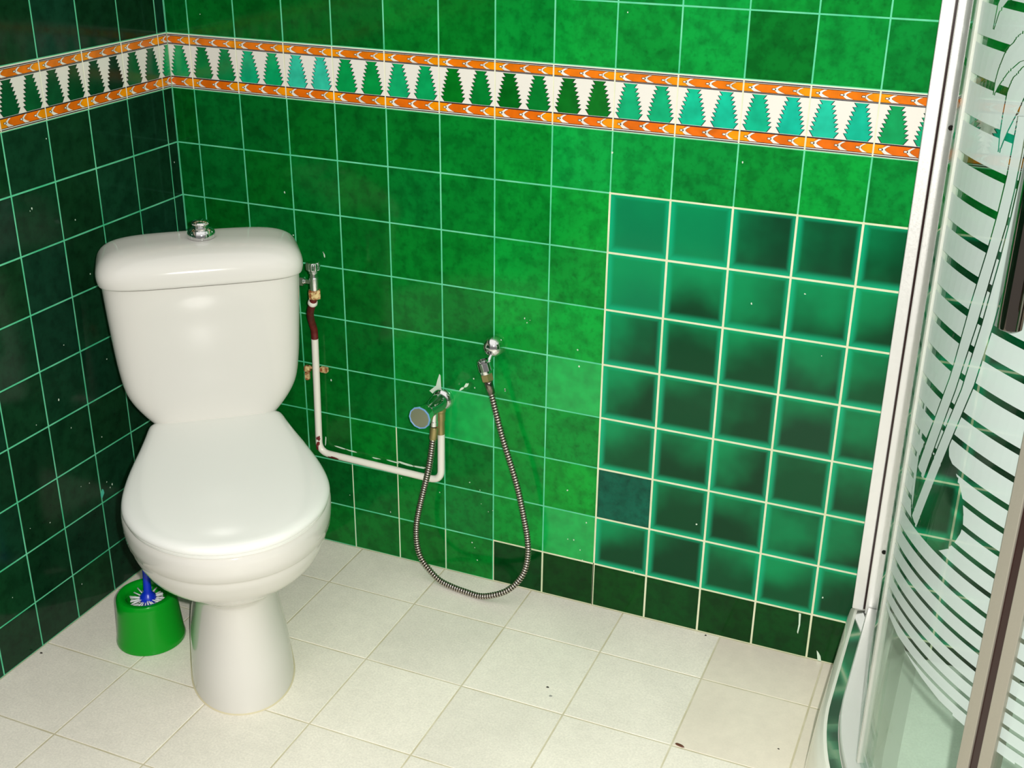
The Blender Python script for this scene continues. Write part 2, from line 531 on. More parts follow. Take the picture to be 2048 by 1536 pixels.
def build_back_wall():
    w = Wall((0, 0, 0), (1, 0, 0), (0, -1, 0))
    X = [0.0] + [x * U for x in XC]; Z = [z * U for z in ZR]
    xmax = X[-1]
    w.backing(-0.1, xmax, -0.05, Z[0], 0)
    w.grout(0, xmax, 0, Z[0], -0.00075, 0)
    w.grout(0, xmax, Z[6], Z[5], -0.0006, 5)
    # the newer cream joints of the repaired patch and of the foot row
    xp = X[9]
    w.grout(xp - .0016, xmax, 0.0, Z[7] + .0022, -0.00055, 5)
    w.grout(X[7], xp, 0.0, Z[14] + .0016, -0.00055, 5)
    w.grout(X[4] - .002, xp, 0.0, .001, -0.0005, 5)
    w.grout(X[5] - .0012, X[5] + .0012, 0, Z[12], -0.00056, 5); w.grout(X[4] - .001, X[4] + .001, 0, Z[13], -0.00056, 5)
    w.grout(X[6] - .001, X[6] + .001, 0, Z[14], -0.00056, 5)
    for ri in range(len(Z) - 1):
        z1, z0 = Z[ri], Z[ri + 1]
        r = ri - 6
        for c in range(len(X) - 1):
            a0, a1 = X[c], X[c + 1]; cc = c - 1          # cc = column index as counted from the first full joint
            if r == -1:
                if cc < 0:
                    w.border(a1 - U, a1, z0, z1, TREE_BACK[-1], clip0=1 - (a1 - a0) / U + 0.002, clip1=1.0)
                else:
                    w.border(a0, a1, z0, z1, TREE_BACK.get(cc, TREE_BACK[9]))
                continue
            gap = 0.0019
            if r >= 1 and r <= 7 and cc >= 8:
                j = random.uniform(0.7, 1.3)
                t = lin(6, 66, 36, j)
                if (r, cc) in ((1, 10), (1, 11), (3, 8), (4, 11), (3, 11)): t = lin(14, 66, 40, 0.9)
                if (r, cc) in ((1, 8), (1, 9), (2, 8)): t = lin(8, 118, 74)
                if (r, cc) == (6, 8):
                    w.tile(a0, a1, z0, z1, 0.0026, 1, (0.003, 0.095, 0.055, 1)); continue
                w.tile(a0, a1, z0, z1, 0.0026, 2, t); continue
            k = 0.54 if cc < 4 else (0.8 if cc < 6 else 1.15)      # flash falloff put into the tile colour: darker left, brighter right
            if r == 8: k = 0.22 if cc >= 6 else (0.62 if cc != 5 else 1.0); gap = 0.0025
            if (r, cc) in ((5, 5), (4, 7), (7, 7)): w.tile(a0, a1, z0, z1, gap, 3, (0.0035, 0.36, 0.065, 1)); continue
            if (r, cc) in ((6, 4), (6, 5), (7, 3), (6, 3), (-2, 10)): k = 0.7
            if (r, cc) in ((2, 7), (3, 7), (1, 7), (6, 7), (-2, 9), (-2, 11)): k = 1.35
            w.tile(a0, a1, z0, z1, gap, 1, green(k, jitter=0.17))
    # paint flecks and smears
    for a, z in [(0.329, 0.673), (0.248, 0.786), (0.262, 0.7), (0.775, 0.6), (0.764, 0.602), (0.769, .594), (0.725, 0.446),
                 (0.658, 0.458), (0.66, 0.439), (0.671, 0.211), (0.648, 0.224), (1.188, 0.697), (1.277, 0.728), (1.317, 0.621),
                 (0.872, 0.556), (0.876, 0.523), (1.373, 0.142), (0.861, 0.254), (0.903, 0.19), (0.892, 0.124), (0.878, 0.144),
                 (0.865, 0.143), (0.653, 0.082), (0.659, 0.071), (0.461, 0.11), (0.362, 0.129), (0.314, 0.099), (1.006, 0.104),
                 (0.49, 0.2), (0.579, 0.185), (0.923, 0.934), (1.151, 0.941), (0.939, 1.169), (0.084, 1.116), (0.331, 0.395),
                 (0.665, 0.042), (0.898, 0.102), (1.124, 0.24), (0.69, .165), (.674, .18), (.70, .17)]:
        splash(w, a, z, random.uniform(0.0008, 0.0019), random.uniform(0.7, 1.8))
    splash(w, 0.331, 0.668, 0.0016, 5.0, 0.25); splash(w, 0.642, 0.441, 0.0035, 2.2, -0.7)
    splash(w, 0.631, 0.431, 0.0026, 2.5, -0.9); splash(w, 0.725, 0.446, 0.0012, 3.2, 0.0)
    for a, z, l, rot in ((0.345, .240, .016, -.08), (0.372, .238, .014, -.1), (.43, .233, .012, 0), (.47, .234, .016, -.05),
                         (.50, .235, .022, -.06), (.53, .234, .018, -.02), (.548, .236, .012, 0)):
        splash(w, a, z, l, 0.13, rot)
    splash(w, 0.309, 0.25, 0.002, 6.0, -0.1)
    # plaster patch above the tap and drips at the foot of the wall
    w.flat([(.560, .414), (.575, .428), (.578, .440), (.583, .455), (.5855, .452), (.587, .410), (.575, .404)], 0.0012, 6, (1, 1, 1, 1))
    w.flat([(1.3335, .096), (1.3375, .096), (1.3385, .070), (1.3365, .050), (1.3345, .053), (1.3355, .072)], 0.0008, 6, (1, 1, 1, 1))
    w.flat([(1.375, .023), (1.3785, .020), (1.3835, .012), (1.386, .001), (1.379, .001)], 0.0008, 6, (1, 1, 1, 1))
    return tag(w.mb.build('wall_back', WALL_MATS), kind='structure')


def build_left_wall():
    w = Wall((0, 0, 0), (0, 1, 0), (1, 0, 0))
    A = [-y * U for y in reversed([0.0] + YL + [11.02, 12.0, 13.0, 14, 15, 16, 17, 18, 19, 20, 21])]; Z = [z * U for z in ZR]
    w.backing(A[0], 0.1, -0.05, Z[0], 0)
    w.grout(A[0], 0, 0, Z[0], -0.00075, 0)
    w.grout(A[0], 0, Z[6], Z[5], -0.0006, 5)
    n = len(A) - 1
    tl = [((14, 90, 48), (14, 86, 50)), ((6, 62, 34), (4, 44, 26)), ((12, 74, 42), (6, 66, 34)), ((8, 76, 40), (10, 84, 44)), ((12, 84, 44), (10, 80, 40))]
    for ri in range(len(Z) - 1):
        z1, z0 = Z[ri], Z[ri + 1]; r = ri - 6
        for c in range(n):
            a0, a1 = A[c], A[c + 1]
            if r == -1:
                j = n - 1 - c
                if j == 0:
                    w.border(a0, a0 + U, z0, z1, ((20, 150, 85), (20, 150, 85)), 0.0, (a1 - a0) / U - 0.002)
                else:
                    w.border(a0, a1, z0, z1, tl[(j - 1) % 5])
                continue
            w.tile(a0, a1, z0, z1, 0.0021, 1, green(1.0, shaded=True))  # whole left wall coloured darker in place of flash falloff
    for a, z in [(-0.42, 0.827), (-0.315, 0.783), (-0.296, 0.673), (-0.389, 0.563), (-0.283, 0.494), (-0.422, 0.465), (-0.485, 0.441),
                 (-0.402, 0.398), (-0.326, 0.344), (-0.377, 0.266), (-0.316, 0.233), (-0.323, 0.229), (-0.54, 0.252), (-0.491, 0.238),
                 (-0.608, 0.142), (-0.437, 0.068), (-0.018, 0.824), (-0.357, 0.941), (-.40, .27), (-.33, .245), (-.415, .83)]:
        splash(w, a, z, random.uniform(0.0009, 0.002), random.uniform(0.8, 1.6))
    splash(w, -0.3465, 0.2275, 0.0055, 2.1, -0.35, mat=3, tint=lin(70, 190, 165))
    return tag(w.mb.build('wall_left', WALL_MATS), kind='structure')


def build_right_wall():
    w = Wall((2.272, 0, 0), (0, -1, 0), (-1, 0, 0))
    A = [0.0] + [k * U + 0.04 for k in range(0, 11)]; Z = [z * U for z in ZR]
    w.backing(-0.1, A[-1], -0.05, Z[0], 0)
    w.grout(0, A[-1], 0, Z[0], -0.00075, 0)
    for ri in range(len(Z) - 1):
        for c in range(len(A) - 1):
            if ri == 5:
                a1 = A[c + 1]
                if c == 0: w.border(a1 - U, a1, Z[ri + 1], Z[ri], TREE_BACK[3], 1 - (a1 - A[0]) / U + .002, 1.0)
                else: w.border(A[c], a1, Z[ri + 1], Z[ri], TREE_BACK[c % 12])
            else:
                w.tile(A[c], A[c + 1], Z[ri + 1], Z[ri], 0.0023, 1, green(0.9))
    return tag(w.mb.build('wall_right', WALL_MATS), kind='structure')


build_back_wall(); build_left_wall(); build_right_wall()


def build_floor():
    mb = MB()
    cx = [0.0, 0.1975] + [0.3875 + 0.2004 * k for k in range(0, 10)] + [2.272]
    cy = [0.0, -0.143, -0.343, -0.546, -0.747, -0.948, -1.149, -1.35, -1.551, -1.752, -1.953, -2.154, -2.35]
    q = [(-0.1, 0.1), (2.372, 0.1), (2.372, -2.35), (-0.1, -2.35)]
    T = [mb.vert((x, y, -0.0006)) for x, y in q]; Bt = [mb.vert((x, y, -0.08)) for x, y in q]
    mb.face(T[::-1], 0); mb.face(Bt, 0)
    for k in range(4): mb.face((T[k], T[(k + 1) % 4], Bt[(k + 1) % 4], Bt[k]), 0)
    for i in range(len(cx) - 1):
        for j in range(len(cy) - 1):
            x0, x1 = cx[i], cx[i + 1]; y1, y0 = cy[j], cy[j + 1]
            smooth = (i >= 6 and j <= 1)
            k = random.uniform(0.95, 1.04)
            t = lin(236, 227, 211, 0.97 * k) if smooth else lin(242, 237, 224, k)
            g, bv = 0.0010, 0.0012
            zt = 0.0 + random.uniform(-.0002, .0002)
            o = [mb.vert(p) for p in ((x0 + g, y0 + g, -.001), (x1 - g, y0 + g, -.001), (x1 - g, y1 - g, -.001), (x0 + g, y1 - g, -.001))]
            n = [mb.vert(p) for p in ((x0 + g + bv, y0 + g + bv, zt), (x1 - g - bv, y0 + g + bv, zt), (x1 - g - bv, y1 - g - bv, zt), (x0 + g + bv, y1 - g - bv, zt))]
            m = 2 if smooth else 1
            mb.face(n, m, t)
            for k in range(4): mb.face((o[k], o[(k + 1) % 4], n[(k + 1) % 4], n[k]), m, t)
    return tag(mb.build('floor', [M_FGROUT, M_FLOOR, M_FLOOR2]), kind='structure')


build_floor()

# ------------------------------------------------------------------ toilet (local x across, local -y towards its front)
def se(t, n):
    c, s = math.cos(t), math.sin(t)
    return (math.copysign(abs(c) ** (2.0 / n), c), math.copysign(abs(s) ** (2.0 / n), s))


def ring(z, a, wb, wf, wc, nf=2.0, nb=2.4, N=72):
    """closed outline: half width a, back at wb, front at wf, widest at wc"""
    out = []
    for k in range(N):
        t = 2 * PI * k / N
        if math.sin(t) >= 0:
            x, y = se(t, nf); w = wc + (wf - wc) * y
        else:
            x, y = se(t, nb); w = wc + (wc - wb) * y
        out.append(Vector((a * x, -w, z)))
    return out


def loft(keys, n):
    """interpolates key sections (tuples of numbers, first = z) with Catmull-Rom"""
    out = []
    K = [keys[0]] + list(keys) + [keys[-1]]
    for i in range(1, len(K) - 2):
        for s in range(n):
            t = s / n
            out.append(tuple(0.5 * (2 * b + (c - a) * t + (2 * a - 5 * b + 4 * c - d) * t * t + (3 * b - a - 3 * c + d) * t ** 3)
                             for a, b, c, d in zip(K[i - 1], K[i], K[i + 1], K[i + 2])))
    out.append(tuple(keys[-1]))
    return out


def build_toilet():
    ang = math.radians(39)
    root = empty('toilet', (0.272, -0.313, 0.0), ang)
    tag(root, 'white ceramic close-coupled toilet with closed lid, set diagonally across the corner', 'toilet')
    # pedestal and bowl, one casting:   z, a, wb, wf, wc, nf, nb
    keys = [(0.000, .093, -.060, .326, .190, 2.1, 3.0), (0.012, .0925, -.058, .325, .190, 2.1, 3.0),
            (0.060, .089, -.055, .318, .190, 2.1, 3.0), (0.110, .081, -.050, .308, .188, 2.1, 3.0),
            (0.160, .073, -.050, .301, .186, 2.1, 3.0), (0.195, .071, -.055, .300, .186, 2.1, 3.0),
            (0.215, .079, -.070, .308, .190, 2.1, 2.6), (0.245, .112, -.095, .345, .195, 2.1, 2.1),
            (0.285, .151, -.120, .395, .205, 2.1, 1.7), (0.318, .1670, -.135, .417, .210, 2.1, 1.58),
            (0.338, .1705, -.140, .424, .212, 2.1, 1.55)]
    mb = MB()
    rr = [ring(*k) for k in loft(keys, 5)]
    rr += [ring(*k) for k in ((.341, .1720, -.142, .4265, .212, 2.1, 1.55), (.344, .1750, -.145, .430, .212, 2.1, 1.55),
                              (.360, .1765, -.147, .434, .213, 2.1, 1.55), (.376, .1770, -.148, .436, .214, 2.1, 1.55),
                              (.388, .1755, -.147, .435, .214, 2.1, 1.55), (.393, .1700, -.143, .430, .214, 2.1, 1.55),
                              (.394, .1500, -.120, .410, .214, 2.1, 1.55))]
    mb.rings(rr)
    smooth_by_angle(fixnormals(mb.build('bowl', M_CERAMIC, root)), 0.9)
    mb = MB()           # mastic line where the foot meets the floor
    mb.rings([ring(.0004, .0952, -.062, .3282, .190, 2.1, 3.0), ring(.0022, .0928, -.060, .3260, .190, 2.1, 3.0)])
    tag(smooth_by_angle(fixnormals(mb.build('mastic_joint', principled('aged_mastic', lin(212, 202, 170), .7), root))), 'yellowed sealant line round the foot')

    # seat ring and closed lid
    half = [(-.052, .117), (-.040, .124), (0.0, .1315), (.05, .1415), (.10, .1525), (.15, .1625), (.20, .1700), (.245, .1730), (.285, .1700),
            (.325, .1590), (.360, .1420), (.392, .1170), (.418, .0860), (.433, .0560), (.4405, .0280), (.4430, 0.0)]
    hs = spline([(b, a, 0) for a, b in half], 4)
    out = [(p.x, p.y) for p in hs]
    full = out + [(-x, y) for x, y in reversed(out[:-1])]
    def lidring(z, inset):
        # outline drawn in towards the middle by inset
        k = 1 - inset / 0.173; m = 1 - inset / 0.245
        return [Vector((x * k, -(0.195 + (y - 0.195) * m), z)) for x, y in full]
    mb = MB()
    mb.rings([lidring(z, i) for z, i in ((.3945, .006), (.3960, .003), (.4000, .0025), (.4020, .006))])
    smooth_by_angle(fixnormals(mb.build('seat', M_SEAT, root)), 0.8)
    mb = MB()
    prof = [(.4025, .004), (.4032, .0008), (.4060, .0), (.4100, .0012), (.4135, .0050), (.4158, .0110), (.4170, .020), (.4177, .036), (.4180, .060)]
    mb.rings([lidring(z, i) for z, i in prof])
    smooth_by_angle(fixnormals(mb.build('lid', M_SEAT, root)), 0.9)
    for sx in (-1, 1):
        mb = MB(); mb.lathe([(.011, 0), (.011, .042)], (sx * .07 - .021, .046, .4045), (1, 0, 0), 20)
        smooth_by_angle(mb.build('hinge', M_SEAT, root))

    # cistern body:   z, a, wb, wf, wc, nf, nb
    kk = [(.385, .098, -.150, -.044, -.10, 5, 6), (.398, .108, -.155, -.037, -.10, 5, 6), (.414, .121, -.160, -.032, -.10, 5, 6),
          (.430, .134, -.163, -.030, -.10, 5, 6), (.450, .1475, -.166, -.028, -.10, 5, 6), (.470, .1570, -.168, -.026, -.10, 5, 6),
          (.492, .1625, -.169, -.024, -.10, 5, 6), (.527, .1672, -.170, -.021, -.10, 5, 6), (.567, .1705, -.171, -.017, -.10, 5, 6),
          (.616, .1735, -.172, -.012, -.10, 5, 6), (.655, .1755, -.173, -.007, -.10, 5, 6), (.6925, .1770, -.174, -.003, -.10, 5, 6)]
    mb = MB(); mb.rings([ring(*k, N=96) for k in loft(kk, 4)])
    o = smooth_by_angle(fixnormals(mb.build('cistern', M_CERAMIC, root)), 0.8)
    lk = [(.6940, .1755, -.174, -.004, -.09, 5, 6), (.6950, .1800, -.177, 0.001, -.09, 5, 6), (.6990, .1825, -.179, .0035, -.09, 5, 6),
          (.7100, .1840, -.180, .0045, -.09, 5, 6), (.7200, .1830, -.180, .0030, -.09, 4.8, 6), (.7300, .1790, -.178, -.001, -.09, 4.5, 5.5),
          (.7390, .1715, -.174, -.009, -.09, 4.2, 5), (.7465, .1590, -.167, -.021, -.09, 4, 4.6), (.7520, .1400, -.156, -.036, -.09, 3.6, 4.2),
          (.7555, .1100, -.142, -.053, -.09, 3.2, 3.6), (.7570, .0700, -.125, -.070, -.09, 3, 3), (.7575, .0200, -.10, -.085, -.092, 2.4, 2.4)]
    mb = MB(); mb.rings([ring(*k, N=96) for k in loft(lk, 4)])
    smooth_by_angle(fixnormals(mb.build('cistern_lid', M_CERAMIC, root)), 0.9)
    mb = MB()
    mb.lathe([(.0235, 0), (.0250, .002), (.0255, .007), (.0245, .012), (.0215, .0165), (.0165, .019), (.0125, .0205), (.0118, .0225),
              (.0140, .0245), (.0158, .0262), (.0160, .0285), (.0150, .0305), (.0100, .0325), (.0, .0330)], (.007, .090, .7568), n=40)
    k = smooth_by_angle(fixnormals(mb.build('flush_knob', M_CHROME, root)), 0.5)
    tag(k, 'chrome pull knob on the cistern lid')
    return root


build_toilet()

# ------------------------------------------------------------------ brush and holder
BX, BY = 0.171, -0.449


def build_brush():
    root = empty('brush_holder', (BX, BY, 0))
    tag(root, 'bright green plastic brush holder on the floor left of the toilet foot', 'brush holder')
    mb = MB()
    mb.lathe([(.060, .0), (.0648, .001), (.0655, .004), (.0640, .012), (.0630, .016), (.0600, .050), (.0568, .090), (.0558, .0965), (.0530, .1010), (.0485, .1020),
              (.0420, .1000), (.0385, .0955), (.0375, .0880), (.0375, .0300), (.0, .0290)], n=56)
    smooth_by_angle(fixnormals(mb.build('cup', M_BUCKET, root)), 0.7)
    br = empty('toilet_brush', (BX, BY, 0.0292))
    tag(br, 'toilet brush with blue handle and white bristles standing in the green holder', 'brush')
    top = Vector((0.012, 0.006, 0.27))
    mb = MB()
    pr = [(.0, 0), (.006, .001), (.006, .044), (.0105, .048), (.0148, .054), (.0158, .060), (.0148, .066), (.0105, .071), (.0076, .076), (.0072, .10), (.0070, .20), (.0085, .26), (.0, .268)]
    mb.lathe(pr, (0, 0, 0), top.normalized(), 24)
    smooth_by_angle(fixnormals(mb.build('handle', M_BLUE, br)), 0.7)
    mb = MB()
    rnd = random.Random(3)
    for lv in range(5):
        for k in range(30):
            a = 2 * PI * (k + 0.5 * (lv % 2)) / 30 + rnd.uniform(-.06, .06)
            z0 = .010 + lv * .0125; L = rnd.uniform(.029, .0345)
            d = Vector((math.cos(a), math.sin(a), rnd.uniform(-.10, .22)))
            mb.tube([Vector((0, 0, z0)) + d * .006, Vector((0, 0, z0)) + d * L], lambda i: .0011 if i == 0 else .0017, 5)
    tag(mb.build('bristles', M_BRISTLE, br), kind='stuff')


build_brush()

# ------------------------------------------------------------------ plumbing on the back wall
def build_pipe():
    root = empty('water_pipe', (0.30, 0, 0.22))
    tag(root, 'white painted water pipe with red primer showing, running round the back wall to the tap', 'pipe')
    Rp = 0.0074
    off = Matrix.Translation((-0.30, 0, -0.22))
    def fillet(pts, r, n=8):
        P = [Vector(p) for p in pts]; out = [P[0]]
        for a, b, c in zip(P, P[1:], P[2:]):
            d1, d2 = (a - b).normalized(), (c - b).normalized()
            p, q = b + d1 * r, b + d2 * r
            for k in range(n + 1):
                t = k / n; out.append((1 - t) ** 2 * p + 2 * t * (1 - t) * b + t * t * q)
        out.append(P[-1]); return out
    y = -0.0120
    path = fillet([(.3045, y, .488), (.299, y, .2265), (.5885, y, .2195), (.5905, y, .3295)], 0.026)
    mb = MB(); mb.tube(path, Rp, 18)
    smooth_by_angle(fixnormals(mb.build('white_run', M_PIPE, root, M=off)), 0.8)
    red = spline([(.3045, y, .4885), (.305, -.0135, .508), (.312, -.032, .535), (.331, -.064, .566), (.355, -.092, .598), (.364, -.0985, .616)], 8)
    mb = MB(); mb.tube(red, Rp * 0.98, 18)
    tag(smooth_by_angle(fixnormals(mb.build('primed_run', M_RED, root, M=off)), 0.8), 'glossy dark red primed top of the pipe')
    mb = MB(); p, q = red[-9], red[-5]; mb.tube([p, p + (q - p) * .3, p + (q - p) * .7, q], lambda i: (.0076, .0098, .0094, .0076)[i], 18)
    smooth_by_angle(fixnormals(mb.build('sealing_collar', M_PIPE, root, M=off)), 0.9)
    # chips where the white paint has come off
    def chip(c, d, half_l, half_a, seed):
        rnd = random.Random(seed); mb = MB(); c = Vector(c); d = Vector(d).normalized()
        a = Vector((0, -1, 0)); b = d.cross(a).normalized()
        n = 15; ctr = mb.vert(c + (a * math.cos(.35) + b * math.sin(.35)) * (Rp + .0004)); ids = []
        for k in range(n):
            t = 2 * PI * k / n; r = rnd.uniform(.5, 1.1)
            th = .35 + half_a * r * math.sin(t); l = half_l * r * math.cos(t)
            ids.append(mb.vert(c + d * l + (a * math.cos(th) + b * math.sin(th)) * (Rp + .0004)))
        for k in range(n): mb.face((ctr, ids[k], ids[(k + 1) % n]), 0)
        return mb.build('paint_chip', M_RED, root, M=off)
    chip((.2997, y, .262), (0, 0, 1), .007, .8, 1)
    chip((.2992, y, .243), (0.02, 0, 1), .011, 1.0, 2)
    chip((.340, y, .2255), (1, 0, -.02), .017, .6, 4)
    # corroded pipe clip
    mb = MB()
    mb.box((.2785, -.006, .414), (.013, .012, .014)); mb.box((.2765, -.005, .397), (.010, .010, .018))
    mb.box((.3190, -.006, .419), (.017, .012, .012)); mb.box((.3000, -.0035, .417), (.036, .006, .006))
    b = mb.build('pipe_clip', M_RUST, root, bevel=.003, segs=3, M=off)
    tag(b, 'rust-eaten pipe clip')


def build_stop_valve():
    o = Vector((.3665, -.0995, .618))
    root = empty('stop_valve', o)
    tag(root, 'small chrome stop valve with ribbed knob feeding the right side of the cistern', 'valve')
    mb = MB(); mb.lathe([(.0105, 0), (.0125, .001), (.0128, .016), (.0105, .018)], (0, 0, -.004), n=6, smooth=False)
    tag(mb.build('union_nut', M_RUST, root), 'rusty hexagonal union nut')
    mb = MB(); mb.lathe([(.0085, .012), (.0090, .016), (.0090, .038), (.0075, .040), (.0072, .046), (.0090, .048), (.0090, .052)], n=24)
    smooth_by_angle(fixnormals(mb.build('valve_body', M_CHROME, root)), .5)
    mb = MB()
    kn = 10; prof = [(.0085, .052), (.0125, .055), (.0130, .066), (.0105, .0695), (.0, .0700)]
    N = 60
    mb.rings([[Vector((max(r, 1e-4) * (1 + .08 * math.cos(kn * 2 * PI * k / N)) * math.cos(2 * PI * k / N),
                       max(r, 1e-4) * (1 + .08 * math.cos(kn * 2 * PI * k / N)) * math.sin(2 * PI * k / N), h)) for k in range(N)] for r, h in prof])
    smooth_by_angle(fixnormals(mb.build('knob', M_CHROME, root)), .6)
    d = Vector((-.97, -.15, .03)).normalized()
    mb = MB(); mb.lathe([(.0045, .006), (.0045, .016), (.0062, .018), (.0062, .020)], (0, 0, .029), d, 16)
    smooth_by_angle(fixnormals(mb.build('side_outlet', M_CHROME, root)), .6)
    mb = MB(); mb.lathe([(.0085, .0200), (.0095, .021), (.0095, .032), (.0085, .0315), (.0060, .032), (.0060, .0335)], (0, 0, .029), d, 6, smooth=False)
    mb.build('outlet_nut', M_CHROME, root)


def build_tap():
    root = empty('angle_tap', (.590, 0, .402))
    tag(root, 'chrome wall tap with faceted blue-ringed knob above the bend of the white pipe', 'tap')
    ax = Vector((-.03, -1, -.01)).normalized()
    mb = MB(); mb.lathe([(.0225, .0006), (.0230, .003), (.0215, .009), (.0180, .013), (.0155, .015)], (0, 0, 0), ax, 36)
    smooth_by_angle(fixnormals(mb.build('escutcheon', M_CHROME, root)), .6)
    mb = MB(); mb.lathe([(.0150, .010), (.0175, .014), (.0180, .030), (.0165, .034), (.0155, .050), (.0150, .064), (.0160, .066), (.0160, .070)], (0, 0, 0), ax, 32)
    smooth_by_angle(fixnormals(mb.build('tap_body', mat_metal('darker_chrome', (.46, .47, .45, 1), .09), root)), .6)  # base colour darker than the plain chrome parts
    mb = MB(); mb.lathe([(.0150, .069), (.0185, .074), (.0222, .092), (.0226, .096)], (0, 0, 0), ax, 12, smooth=False)
    kn = fixnormals(mb.build('knob', M_CHROME, root))
    mb = MB(); mb.lathe([(.0225, .0955), (.0234, .0975), (.0226, .0995), (.0206, .0990), (.0204, .0970)], (0, 0, 0), ax, 12, smooth=False, caps=False)
    tag(fixnormals(mb.build('ring', M_BLUERING, kn)), 'pale blue ring round the knob face')
    mb = MB(); mb.lathe([(.0208, .0984), (.0150, .0955), (.0060, .0915), (.0, .0890)], (0, 0, 0), ax, 12, smooth=False)
    fixnormals(mb.build('face_disc', mat_metal('dull_knob_face', (.58, .58, .46, 1), .32, .9), kn))
    mb = MB(); mb.lathe([(.0110, .0), (.0112, -.016), (.0098, -.018), (.0098, -.036), (.0086, -.038), (.0086, -.066)], (.0005, -.0145, -.006), (0, 0, 1), 24)
    tag(smooth_by_angle(fixnormals(mb.build('inlet_socket', M_BRASS, root)), .6), 'brass socket joining the pipe below')
    mb = MB(); mb.lathe([(.0075, .0), (.0075, -.020), (.0085, -.021), (.0085, -.030)], (.0035, -.048, -.008), (.05, 0, 1), 20)
    smooth_by_angle(fixnormals(mb.build('outlet', M_CHROME, root)), .6)


def build_hose():
    root = empty('shower_hose', (.69, -.05, 0))
    tag(root, 'ribbed metal shower hose hanging in a loop from the tap to the wall hook', 'hose')
    off = Matrix.Translation((-.69, .05, 0))
    ctrl = [(0.5935, -0.0490, 0.3575), (0.5907, -0.0500, 0.3322), (0.5793, -0.0500, 0.2620), (0.5548, -0.0490, 0.1604), (0.5479, -0.0490, 0.1134), (0.5503, -0.0500, 0.0733), (0.5604, -0.0520, 0.0476), (0.5794, -0.0550, 0.0272), (0.6060, -0.0600, 0.0113), (0.6389, -0.0660, 0.0072), (0.6711, -0.0710, 0.0072), (0.7053, -0.0740, 0.0080), (0.7362, -0.0730, 0.0188), (0.7624, -0.0670, 0.0331), (0.7819, -0.0590, 0.0551), (0.7945, -0.0520, 0.0829), (0.7988, -0.0480, 0.1206), (0.7958, -0.0460, 0.1548), (0.7904, -0.0460, 0.1858), (0.7712, -0.0450, 0.2681), (0.7378, -0.0440, 0.3706), (0.7165, -0.0420, 0.4459), (0.7065, -0.0400, 0.4780)]
    base = spline(ctrl, 40)
    # resample evenly, then modulate the radius into rings
    L = [0.0]
    for a, b in zip(base, base[1:]): L.append(L[-1] + (b - a).length)
    step = 0.0008; n = int(L[-1] / step); pts = []; j = 0
    for k in range(n + 1):
        s = L[-1] * k / n
        while j < len(L) - 2 and L[j + 1] < s: j += 1
        t = (s - L[j]) / (L[j + 1] - L[j]); pts.append(base[j].lerp(base[j + 1], t))
    def rad(k):
        return (.0046, .0046, .0058, .0064, .0066, .0064, .0058)[k % 7]
    mb = MB(); mb.tube(pts, rad, 14)
    for q in range(len(mb.m) - 2):              # shade painted dark into the grooves between the ribs
        if (q // 14) % 7 in (0, 1, 6): mb.m[q] = 1
    smooth_by_angle(fixnormals(mb.build('hose', [mat_metal('hose_metal', (.60, .54, .47, 1), .2), principled('groove_shade', lin(40, 32, 26), .5)], root, M=off)), 1.2)
    e0, e1 = Vector(ctrl[0]), Vector(ctrl[1])
    d = (e0 - e1).normalized()
    mb = MB(); mb.lathe([(.0068, -.024), (.0080, -.022), (.0082, .0), (.0070, .0035)], e0, d, 20)
    tag(smooth_by_angle(fixnormals(mb.build('tap_ferrule', M_BRASS, root, M=off)), .6), 'brass sleeve below the tap')
    e0, e1 = Vector(ctrl[-1]), Vector(ctrl[-2])
    d = (e0 - e1).normalized()
    mb = MB(); mb.lathe([(.0075, -.026), (.0082, -.006), (.0082, .001)], e0, d, 20, )
    mb.build('hose_sleeve', M_DARKCHROME, root, M=off)
    mb = MB(); mb.lathe([(.0100, .000), (.0122, .0015), (.0122, .0135), (.0105, .015)], e0, d, 6, smooth=False)
    tag(mb.build('hex_nut', M_BRASS, root, M=off), 'dull brass hexagonal nut')
    mb = MB(); mb.lathe([(.0105, .0145), (.0110, .016), (.0120, .040), (.0115, .043), (.0085, .043), (.0080, .030)], e0, d, 28)
    smooth_by_angle(fixnormals(mb.build('cone_end', M_CHROME, root, M=off)), .5)


def build_hook():
    root = empty('shower_hook', (.7035, 0, .5375))
    tag(root, 'chrome wall hook with round dome holding the top end of the ribbed hose', 'hook')
    ax = Vector((0, -1, 0))
    mb = MB(); mb.lathe([(.0205, .0006), (.0212, .004), (.0205, .012), (.0180, .019), (.0130, .025), (.0060, .028), (.0, .0285)], (0, 0, 0), ax, 40)
    smooth_by_angle(fixnormals(mb.build('dome', M_CHROME, root)), .6)
    mb = MB(); mb.tube(spline([(.002, -.020, -.012), (.0015, -.030, -.018), (.001, -.037, -.024)], 6), .0052, 16)
    smooth_by_angle(fixnormals(mb.build('arm', M_CHROME, root)), .8)
    # open clip round the cone of the hose end
    mb = MB(); c = Vector((-.003, -.0395, -.030)); d = Vector((-.34, .06, 1)).normalized()
    a = d.orthogonal().normalized(); b = d.cross(a)
    rings = []
    for k in range(25):
        t = .35 + 2 * PI * .86 * k / 24
        r = a * math.cos(t) + b * math.sin(t)
        rings.append([c + r * rr + d * h for rr, h in ((.0128, -.008), (.0150, -.008), (.0150, .008), (.0128, .008))])
    mb.rings(rings, smooth=False)
    smooth_by_angle(fixnormals(mb.build('clip', M_CHROME, root)), .6)


build_pipe(); build_stop_valve(); build_tap(); build_hose(); build_hook()

# ------------------------------------------------------------------ shower
CX, CY, RG = 1.972, -0.30, 0.500


def arc_pt(th, R=RG, z=0.0):
    t = math.radians(th)
    return Vector((CX - R * math.cos(t), CY - R * math.sin(t), z))


